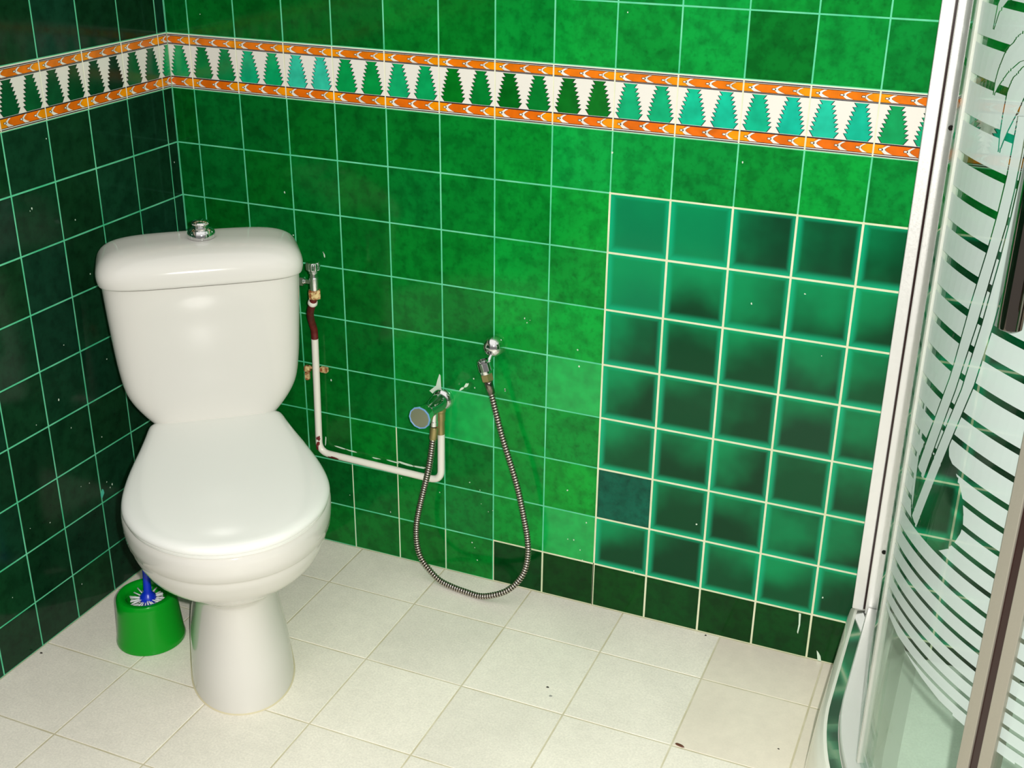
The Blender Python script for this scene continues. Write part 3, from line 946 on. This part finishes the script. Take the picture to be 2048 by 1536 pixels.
def quadrant(off, y0=-0.004, n=40):
    """plan of the enclosure line, moved outwards by off: wall -> curve -> right wall"""
    P = [Vector((CX - RG - off, y0, 0)), Vector((CX - RG - off, CY, 0))]
    for k in range(1, n + 1): P.append(arc_pt(90.0 * k / n, RG + off))
    P.append(Vector((2.268, CY - RG - off, 0)))
    return P


def sweep_between(mb, inner, outer, z0, z1, mat=0, smooth=False):
    rings = [[Vector((i.x, i.y, z0)), Vector((o.x, o.y, z0)), Vector((o.x, o.y, z1)), Vector((i.x, i.y, z1))] for i, o in zip(inner, outer)]
    mb.rings(rings, mat, smooth=smooth)


def build_tray():
    root = empty('shower_tray', (1.9, -.4, 0))
    tag(root, 'white quadrant shower tray with raised rim in the corner right of the tiled wall', 'shower tray')
    off = Matrix.Translation((-1.9, .4, 0))
    mb = MB()
    prof = [(.060, .0), (.058, .030), (.050, .115), (.046, .134), (.038, .1440), (.030, .1455), (-.030, .1450), (-.036, .142), (-.046, .110), (-.060, .072), (-.085, .062)]
    lines = [(quadrant(o), z) for o, z in prof]
    rows = [[Vector((p.x, p.y, z)) for p in L] for L, z in lines]
    ids = [[mb.vert(p) for p in r] for r in rows]
    for a, b in zip(ids, ids[1:]):
        for k in range(len(a) - 1): mb.face((a[k], a[k + 1], b[k + 1], b[k]), 0, smooth=True)
    smooth_by_angle(fixnormals(mb.build('rim', M_ACRYL, root, M=off)), .6)
    mb = MB()
    inner = quadrant(-.084)
    c = mb.vert((2.268, -.004, .060))
    b = [mb.vert((p.x, p.y, .0625)) for p in inner]
    for k in range(len(b) - 1): mb.face((c, b[k], b[k + 1]), 0, lin(240, 243, 231))
    fixnormals(mb.build('basin', M_BASIN, root, M=off))
    # polished strip lying on the rim, outside the bottom rail
    mb = MB()
    mb.rings([[Vector((i.x, i.y, .1440)), Vector((o.x, o.y, .1435)), Vector((o.x, o.y, .1452)), Vector((i.x, i.y, .1493))]
              for i, o in zip(quadrant(.016, -.022), quadrant(.033, -.022))], smooth=False)
    tag(fixnormals(mb.build('rim_strip', M_POLISH, root, M=off)), 'polished metal strip along the rim, mirroring the green tiles')


build_tray()

# --- etched pattern: bands plus a palm, as intervals along the curve (degrees) for each height
GAPS = [2.020, 1.976, 1.932, 1.888, 1.844, 1.800, 1.756, 1.712, 1.668, 1.624, 1.580, 1.536, 1.492, 1.448, 1.404, 1.360, 1.3165,
        1.2725, 1.2285, 1.1855, 1.140, 1.096, 1.0545, 1.014, .974, .932, .895, .856, .8135, .779, .7425, .712, .6815, .6515, .624, .5955, .568,
        .5435, .5185, .496, .474, .453]
GAPS = [g for g in GAPS if g < 1.86]


def gap_half(z): return 0.0026 + 0.0020 * min(1.0, max(0.0, (z - .45) / .5))


def poly_iv(poly, z):
    xs = []
    for k in range(len(poly)):
        (x0, z0), (x1, z1) = poly[k], poly[(k + 1) % len(poly)]
        if (z0 <= z) != (z1 <= z): xs.append(x0 + (z - z0) / (z1 - z0) * (x1 - x0))
    xs.sort()
    return [(xs[k], xs[k + 1]) for k in range(0, len(xs) - 1, 2)]


def iv_union(*L):
    allv = sorted(i for l in L for i in l); out = []
    for a, b in allv:
        if out and a <= out[-1][1]: out[-1] = (out[-1][0], max(b, out[-1][1]))
        else: out.append((a, b))
    return out


def iv_sub(A, B):
    out = list(A)
    for c, d in B:
        nx = []
        for a, b in out:
            if d <= a or c >= b: nx.append((a, b)); continue
            if c > a: nx.append((a, c))
            if d < b: nx.append((d, b))
        out = nx
    return out


def grow(A, g): return [(a - g, b + g) for a, b in A]


def strip(L, Rr): return [(x, z) for x, z in L] + [(x, z) for x, z in reversed(Rr)]


S1L = [(25.6, .700), (30.6, .842), (31.2, .866), (32.6, .940), (34.4, 1.017), (35.1, 1.057), (35.6, 1.100), (35.7, 1.150), (35.6, 1.200)]
S1R = [(27.9, .694), (32.4, .834), (34.8, .931), (36.3, 1.013), (37.0, 1.050), (37.35, 1.088), (37.5, 1.130), (37.3, 1.205)]
S2L = [(26.3, .632), (34.0, .841), (35.9, .929), (37.2, 1.010), (37.8, 1.060), (38.1, 1.100), (38.2, 1.150), (38.0, 1.205)]
S2R = [(28.2, .624), (36.4, .856), (38.0, .934), (39.3, 1.017), (39.6, 1.060), (39.9, 1.100), (40.0, 1.150), (39.6, 1.210)]
LAGOON = [(26.0, .628), (30.3, .6205), (33.0, .6215), (35.4, .628), (37.2, .640), (38.4, .656), (39.2, .672), (39.4, .684), (39.1, .698), (38.4, .715), (37.1, .730),
          (35.6, .742), (33.8, .752), (31.0, .815), (29.6, .812), (25.6, .720), (24.9, .690), (24.7, .665), (25.2, .645)]
SLIVER = [(24.2, .800), (24.8, .790), (25.3, .700), (25.9, .640), (24.9, .660), (24.5, .690), (24.2, .740)]
LEAVES = [
    [(38.5, 1.247), (35.0, 1.255), (33.4, 1.247), (32.6, 1.242), (32.1, 1.236), (31.3, 1.231), (30.5, 1.222), (29.7, 1.205), (29.4, 1.192), (29.45, 1.177), (30.2, 1.188), (31.8, 1.205), (33.9, 1.219), (36.0, 1.226), (38.5, 1.228)],
    [(38.6, 1.226), (36.2, 1.222), (34.8, 1.214), (34.1, 1.207), (33.4, 1.202), (33.0, 1.195), (32.6, 1.185), (32.5, 1.160), (32.6, 1.140), (32.95, 1.121), (33.4, 1.134), (34.0, 1.147), (35.2, 1.168), (36.2, 1.188), (38.6, 1.212)],
    [(38.8, 1.262), (36.0, 1.283), (32.0, 1.300), (28.0, 1.290), (26.7, 1.270), (26.5, 1.243), (27.2, 1.262), (29.0, 1.276), (32.0, 1.281), (35.0, 1.272), (38.8, 1.252)],
    [(38.8, 1.262), (36.6, 1.310), (33.5, 1.345), (30.5, 1.360), (33.0, 1.330), (35.4, 1.300), (38.4, 1.258)],
    [(38.9, 1.262), (40.8, 1.315), (43.6, 1.352), (46.5, 1.362), (44.2, 1.332), (41.8, 1.300), (39.3, 1.258)],
    [(38.9, 1.262), (41.5, 1.283), (44.4, 1.290), (46.6, 1.262), (46.8, 1.240), (45.6, 1.258), (43.0, 1.268), (39.2, 1.250)],
    [(38.8, 1.245), (41.5, 1.250), (44.0, 1.230), (45.2, 1.190), (45.3, 1.165), (44.2, 1.188), (42.6, 1.215), (39.0, 1.232)],
]
BOTTOM = [(15, .476), (20, .468), (26.8, .458), (30.9, .450), (36.6, .442), (41.2, .437), (47.3, .434), (50.3, .433)]


def bottom_z(th):
    for (a, za), (b, zb) in zip(BOTTOM, BOTTOM[1:]):
        if a <= th <= b: return za + (zb - za) * (th - a) / (b - a)
    return BOTTOM[-1][1]


def pattern(z, t0, t1, palm=True):
    full = [(t0, t1)]
    if z < .478:
        # lower limit of the etching is a shallow curve: find where bottom_z(th) < z
        if z <= bottom_z(t1): return []
        a, b = t0, t1
        if bottom_z(t0) >= z:
            for _ in range(40):
                m = (a + b) / 2
                if bottom_z(m) >= z: a = m
                else: b = m
            full = [(b, t1)]
    A = full
    for g in GAPS:
        if abs(z - g) < gap_half(g): A = []
    if palm:
        cut, add = [], []
        o = 0.24
        s1, s2 = poly_iv(strip(S1L, S1R), z), poly_iv(strip(S2L, S2R), z)
        cut += grow(s1, o) + grow(s2, o); add += s1 + s2
        if s1 and s2:
            cut.append((s1[0][0], s2[0][1]))
            add_l = (s1[0][1] + .24, s2[0][0] - .24)
            if add_l[1] > add_l[0] and z > .735 and not any(abs(z - g) < gap_half(g) for g in GAPS) and z < 1.2: add.append(add_l)
        cut += poly_iv(LAGOON, z)
        for lf in LEAVES:
            s = poly_iv(lf, z); cut += grow(s, o)
        cut = iv_union(cut)
        A = iv_sub(A, cut)
        leaf = []
        for lf in LEAVES:
            s = poly_iv(lf, z); leaf = iv_union(iv_sub(leaf, grow(s, o)), s)
        body = iv_union(add)
        A = iv_union(A, iv_sub(body, grow(leaf, o)) if leaf else body, leaf, poly_iv(SLIVER, z))
    out = []
    for a, b in A:
        a, b = max(a, t0), min(b, t1)
        if b - a > 0.02: out.append((a, b))
    return out


def frost_faces(mb, t0, t1, palm, mapf, mat):
    zs = set()
    for g in GAPS: zs.update((g - gap_half(g), g + gap_half(g)))
    if palm:
        for P in (S1L, S1R, S2L, S2R, LAGOON, SLIVER, *LEAVES): zs.update(z for _, z in P)
    zs.update(z for _, z in BOTTOM if z < .48)
    z = .434
    while z < 1.86: zs.add(z); z += 0.006 if z > .62 else 0.004
    zs = sorted(v for v in zs if .433 <= v <= 1.86)
    e = 1e-6
    for za, zb in zip(zs, zs[1:]):
        if zb - za < 1e-5: continue
        A, B = pattern(za + e, t0, t1, palm), pattern(zb - e, t0, t1, palm)
        if len(A) != len(B):
            A = B = pattern((za + zb) / 2, t0, t1, palm)
        for (a0, a1), (b0, b1) in zip(A, B):
            n = max(1, int(max(a1 - a0, b1 - b0) / 1.5))
            for k in range(n):
                f, g = k / n, (k + 1) / n
                mb.poly([mapf(a0 + (a1 - a0) * f, za), mapf(a0 + (a1 - a0) * g, za), mapf(b0 + (b1 - b0) * g, zb), mapf(b0 + (b1 - b0) * f, zb)], mat, smooth=True)


def curved_pane(t0, t1, z0, z1, R, thick, palm, mirror=None, ft0=None, ft1=None):
    mb = MB(); n = int((t1 - t0) / 1.0) + 1
    mp = (lambda t: t) if mirror is None else (lambda t: 2 * mirror - t)
    o, i, o2, i2 = [], [], [], []
    for k in range(n + 1):
        t = t0 + (t1 - t0) * k / n
        o.append(mb.vert(arc_pt(t, R, z0))); o2.append(mb.vert(arc_pt(t, R, z1)))
        i.append(mb.vert(arc_pt(t, R - thick, z0))); i2.append(mb.vert(arc_pt(t, R - thick, z1)))
    for k in range(n):
        mb.face((o[k], o[k + 1], o2[k + 1], o2[k]), 0, smooth=True)
        mb.face((i[k + 1], i[k], i2[k], i2[k + 1]), 0, smooth=True)
        mb.face((o2[k], o2[k + 1], i2[k + 1], i2[k]), 0); mb.face((o[k + 1], o[k], i[k], i[k + 1]), 0)
    mb.face((o[0], o2[0], i2[0], i[0]), 0); mb.face((o[n], i[n], i2[n], o2[n]), 0)
    a = ft0 if ft0 is not None else t0; b = ft1 if ft1 is not None else t1
    if mirror is None:
        frost_faces(mb, a, b, palm, lambda t, z: arc_pt(t, R + .0005, z), 1)
    else:
        frost_faces(mb, mp(b), mp(a), palm, lambda t, z: arc_pt(mp(t), R + .0005, z), 1)
    return mb


def arc_bar(t0, t1, r0, r1, z0, z1):
    mb = MB(); n = max(1, int(abs(t1 - t0) / 1.5) + 1)
    rings = []
    for k in range(n + 1):
        t = t0 + (t1 - t0) * k / n
        rings.append([arc_pt(t, r0, z0), arc_pt(t, r1, z0), arc_pt(t, r1, z1), arc_pt(t, r0, z1)])
    mb.rings(rings, smooth=False)
    return mb


ZB, ZT = .1496, 1.93


def build_enclosure():
    root = empty('shower_enclosure', (1.9, -.4, ZB))
    tag(root, 'aluminium quadrant shower frame with fixed glass sides standing on the white tray', 'shower enclosure')
    off = Matrix.Translation((-1.9, .4, -ZB))
    # wall profile: outer channel, groove, inner post
    mb = MB(); mb.box((1.4390, -.0125, (ZB + ZT) / 2), (.0195, .025, ZT - ZB))
    wp = mb.build('wall_profile', M_ALU, root, bevel=.0015, M=off)
    mb = MB(); mb.box((1.4508, -.0100, (ZB + ZT) / 2), (.0042, .018, ZT - ZB))
    mb.build('groove', M_GASKET, wp)
    mb = MB(); mb.box((1.4640, -.0180, (ZB + ZT) / 2), (.0222, .034, ZT - ZB))
    post = mb.build('post', M_ALU, root, bevel=.002, M=off)
    for o in wp.children:
        o.data.transform(off)
    for z in (1.035, .285):
        mb = MB(); mb.lathe([(.0040, -.0002), (.0040, .0012), (.0022, .0022), (.0, .0018)], (1.4700, -.0350, z), (0, -1, 0), 14)
        tag(mb.build('screw', M_DARK, root, M=off), 'dark screw head')
    # straight and curved fixed panes
    mb = MB(); mb.box((1.4892, -.155, (ZB + ZT) / 2 + .01), (.004, .245, ZT - ZB - .04))
    mb.build('straight_pane', M_GLASS, root, M=off)
    cp = curved_pane(1.0, 21.5, ZB + .03, ZT - .02, RG - .0152, .004, False, None, 6.0, 20.6)
    smooth_by_angle(cp.build('curved_pane', [M_GLASS, M_FROST_THIN], root, M=off))
    # rails
    for z0, z1, nm in ((ZB, .166, 'bottom_rail'), (1.90, 1.95, 'top_rail')):
        mb = MB(); sweep_between(mb, quadrant(-.0205, y0=-.036), quadrant(.015, y0=-.036), z0, z1)
        smooth_by_angle(fixnormals(mb.build(nm, M_ALU, root, bevel=.002, M=off)), .5)
    # mirror-side fixed pane on the right wall
    mb = MB(); mb.box((2.12, CY - RG + .0035, (ZB + ZT) / 2 + .01), (.290, .005, ZT - ZB - .04))
    mb.build('side_pane', M_GLASS, root, M=off)
    cp = arc_bar(70, 89, RG - .018, RG - .013, ZB + .03, ZT - .02)
    smooth_by_angle(fixnormals(cp.build('curved_pane', M_GLASS, root, M=off)))
    mb = MB(); mb.box((2.255, CY - RG + .004, (ZB + ZT) / 2), (.026, .036, ZT - ZB))
    mb.build('wall_profile', M_ALU, root, bevel=.002, M=off)


def build_doors():
    mid = 49.9
    for d in (0, 1):
        lab = ('curved sliding shower door etched with a leaning palm, dark handle near its edge' if d == 0
               else 'curved shower door beyond the dark gap, only its lower stripes showing at the right edge')
        S = (lambda t: t) if d == 0 else (lambda t: 2 * mid - t)
        c = arc_pt(S(34), RG, .185)
        root = empty('shower_door', c)
        tag(root, lab, 'shower door', 'curved shower doors')
        off = Matrix.Translation(-c)
        if d == 0: gm = curved_pane(20.8, 47.6, .185, 1.885, RG, .005, True, None, 21.2, 47.3)
        else: gm = curved_pane(S(47.6), S(20.8), .185, 1.885, RG, .005, True, mid, S(47.3), S(21.2))
        smooth_by_angle(gm.build('glass_pane', [M_GLASS, M_FROST], root, M=off))
        a0, a1 = sorted((S(47.2), S(49.2)))
        st = arc_bar(a0, a1, RG - .016, RG + .006, .184, 1.886).build('stile', M_ALU2, root, bevel=.0012, M=off)
        fixnormals(st)
        if d == 0: a0, a1 = 49.1, 50.55
        else: a0, a1 = S(49.2) - .012, S(49.2) + .02
        g = fixnormals(arc_bar(a0, a1, RG - .014, RG + (.003 if d == 0 else .004), .184, 1.886).build('gasket', M_GASKET, root, M=off))
        tag(g, 'dark brown rubber edge')
        a0, a1 = sorted((S(20.75), S(21.45)))
        fixnormals(arc_bar(a0, a1, RG - .007, RG + .004, .186, 1.884).build('edge_seal', M_SEAL, root, M=off))
        # bar handle on two stand-offs
        th = S(45.6); hp = arc_pt(th, RG + .040, 0)
        z0, z1 = .962, 1.36
        mb = MB(); mb.lathe([(.0105, z0), (.0128, z0 + .0016), (.0130, z0 + .004), (.0130, z1 - .004), (.0118, z1 - .0005), (.0, z1)], hp, (0, 0, 1), 36)
        h = smooth_by_angle(fixnormals(mb.build('handle', M_DARKCHROME, root, M=off)), .5)
        tag(h, 'dark bronze chrome bar handle')
        for z in (z0 + .055, z1 - .055):
            mb = MB(); a = arc_pt(th, RG + .0005, z); b = arc_pt(th, RG + .030, z)
            mb.lathe([(.011, 0), (.0085, .003), (.0065, .006), (.0065, (b - a).length)], a, (b - a), 20)
            smooth_by_angle(fixnormals(mb.build('standoff', M_DARKCHROME, h, M=off)), .6)


build_enclosure(); build_doors()

# ------------------------------------------------------------------ bits on the floor
def scrap(name, pos, size, mat, label, cat, seed, rot=0.0, group=None):
    rnd = random.Random(seed); n = 9
    mb = MB(); o = empty
    lo, hi = [], []
    for k in range(n):
        t = 2 * PI * k / n; r = rnd.uniform(.75, 1.15)
        p = Vector((size[0] * r * math.cos(t), size[1] * r * math.sin(t), 0)); p.rotate(Euler((0, 0, rot)))
        lo.append(mb.vert((p.x, p.y, 0.0002))); hi.append(mb.vert((p.x * .65, p.y * .65, size[2])))
    for k in range(n): mb.face((lo[k], lo[(k + 1) % n], hi[(k + 1) % n], hi[k]), 0)
    mb.face(hi, 0); mb.face(lo[::-1], 0)
    ob = mb.build(name, mat); ob.location = pos
    return tag(ob, label, cat, group)


scrap('brown_scrap', (1.203, -.338, 0), (.0085, .0032, .0025), M_BROWN, 'dry brown scrap lying on a floor joint near the shower tray', 'scrap', 2, -.25)
scrap('black_crumb', (.936, -.283, 0), (.0028, .0018, .0014), M_DARK, 'black crumb in the middle of the bare floor beside a grey one', 'crumb', 5, .2)
scrap('grey_crumb', (.950, -.304, 0), (.0034, .0028, .0012), M_GREY, 'grey crumb next to the black crumb on the bare floor', 'crumb', 6)
scrap('black_crumb', (.013, -.577, 0), (.0032, .0020, .0015), M_DARK, 'black crumb against the foot of the left wall', 'crumb', 8)
scrap('black_crumb', (1.162, -.008, 0), (.0022, .0022, .0015), M_DARK, 'black crumb at the foot of the tiled back wall near the dark tiles', 'crumb', 9)
scrap('black_crumb', (1.362, -.278, 0), (.0022, .0013, .0010), M_DARK, 'tiny dark crumb on the smooth floor tile beside the shower tray', 'crumb', 11)

# ------------------------------------------------------------------ camera and light
cam = bpy.data.cameras.new('camera'); co = bpy.data.objects.new('camera', cam); COL.objects.link(co)
cp = Vector((14.5868 * U, -18.4232 * U, 13.2122 * U))
co.location = cp
co.rotation_euler = (1.1501, -0.0099, 0.4022)
cam.sensor_width = 36.0; cam.lens = 2434.4 / 2048 * 36.0
cam.clip_start = 0.02
scene.camera = co

Rm = Euler((1.1501, -0.0099, 0.4022)).to_matrix()
# the camera's own flash, a few centimetres right of the lens
fl = bpy.data.lights.new('camera_flash', 'SPOT')
fl.energy = 166.0; fl.color = (1.0, 0.97, 0.92)
fl.spot_size = math.radians(100); fl.spot_blend = 0.9; fl.shadow_soft_size = 0.012
fo = bpy.data.objects.new('camera_flash', fl); COL.objects.link(fo)
fo.location = cp + Rm @ Vector((0.055, 0.02, 0.0))
aim = Vector((1.10, -0.15, 0.52))
fo.rotation_euler = (aim - fo.location).to_track_quat('-Z', 'Y').to_euler()

w = bpy.data.worlds.new('World'); scene.world = w; w.use_nodes = True
nt = w.node_tree
bg = nt.nodes['Background']
bg.inputs[0].default_value = (1.0, 0.985, 0.945, 1)
# added world fill: bright overhead for an unbuilt ceiling, dim at the horizon
tc = node(nt, 'ShaderNodeTexCoord'); sp = node(nt, 'ShaderNodeSeparateXYZ')
nt.links.new(tc.outputs['Generated'], sp.inputs[0])
nt.links.new(maprange(nt, sp.outputs[2], 0.05, 0.75, 0.22, 1.15, True), bg.inputs[1])

scene.view_settings.view_transform = 'Standard'
scene.view_settings.look = 'None'
scene.view_settings.gamma = 1.0
scene.view_settings.use_curve_mapping = False
scene.view_settings.exposure = -0.10
scene.cycles.max_bounces = 10
scene.cycles.transparent_max_bounces = 24
scene.cycles.sample_clamp_indirect = 4.0
scene.cycles.caustics_reflective = False
scene.cycles.caustics_refractive = False
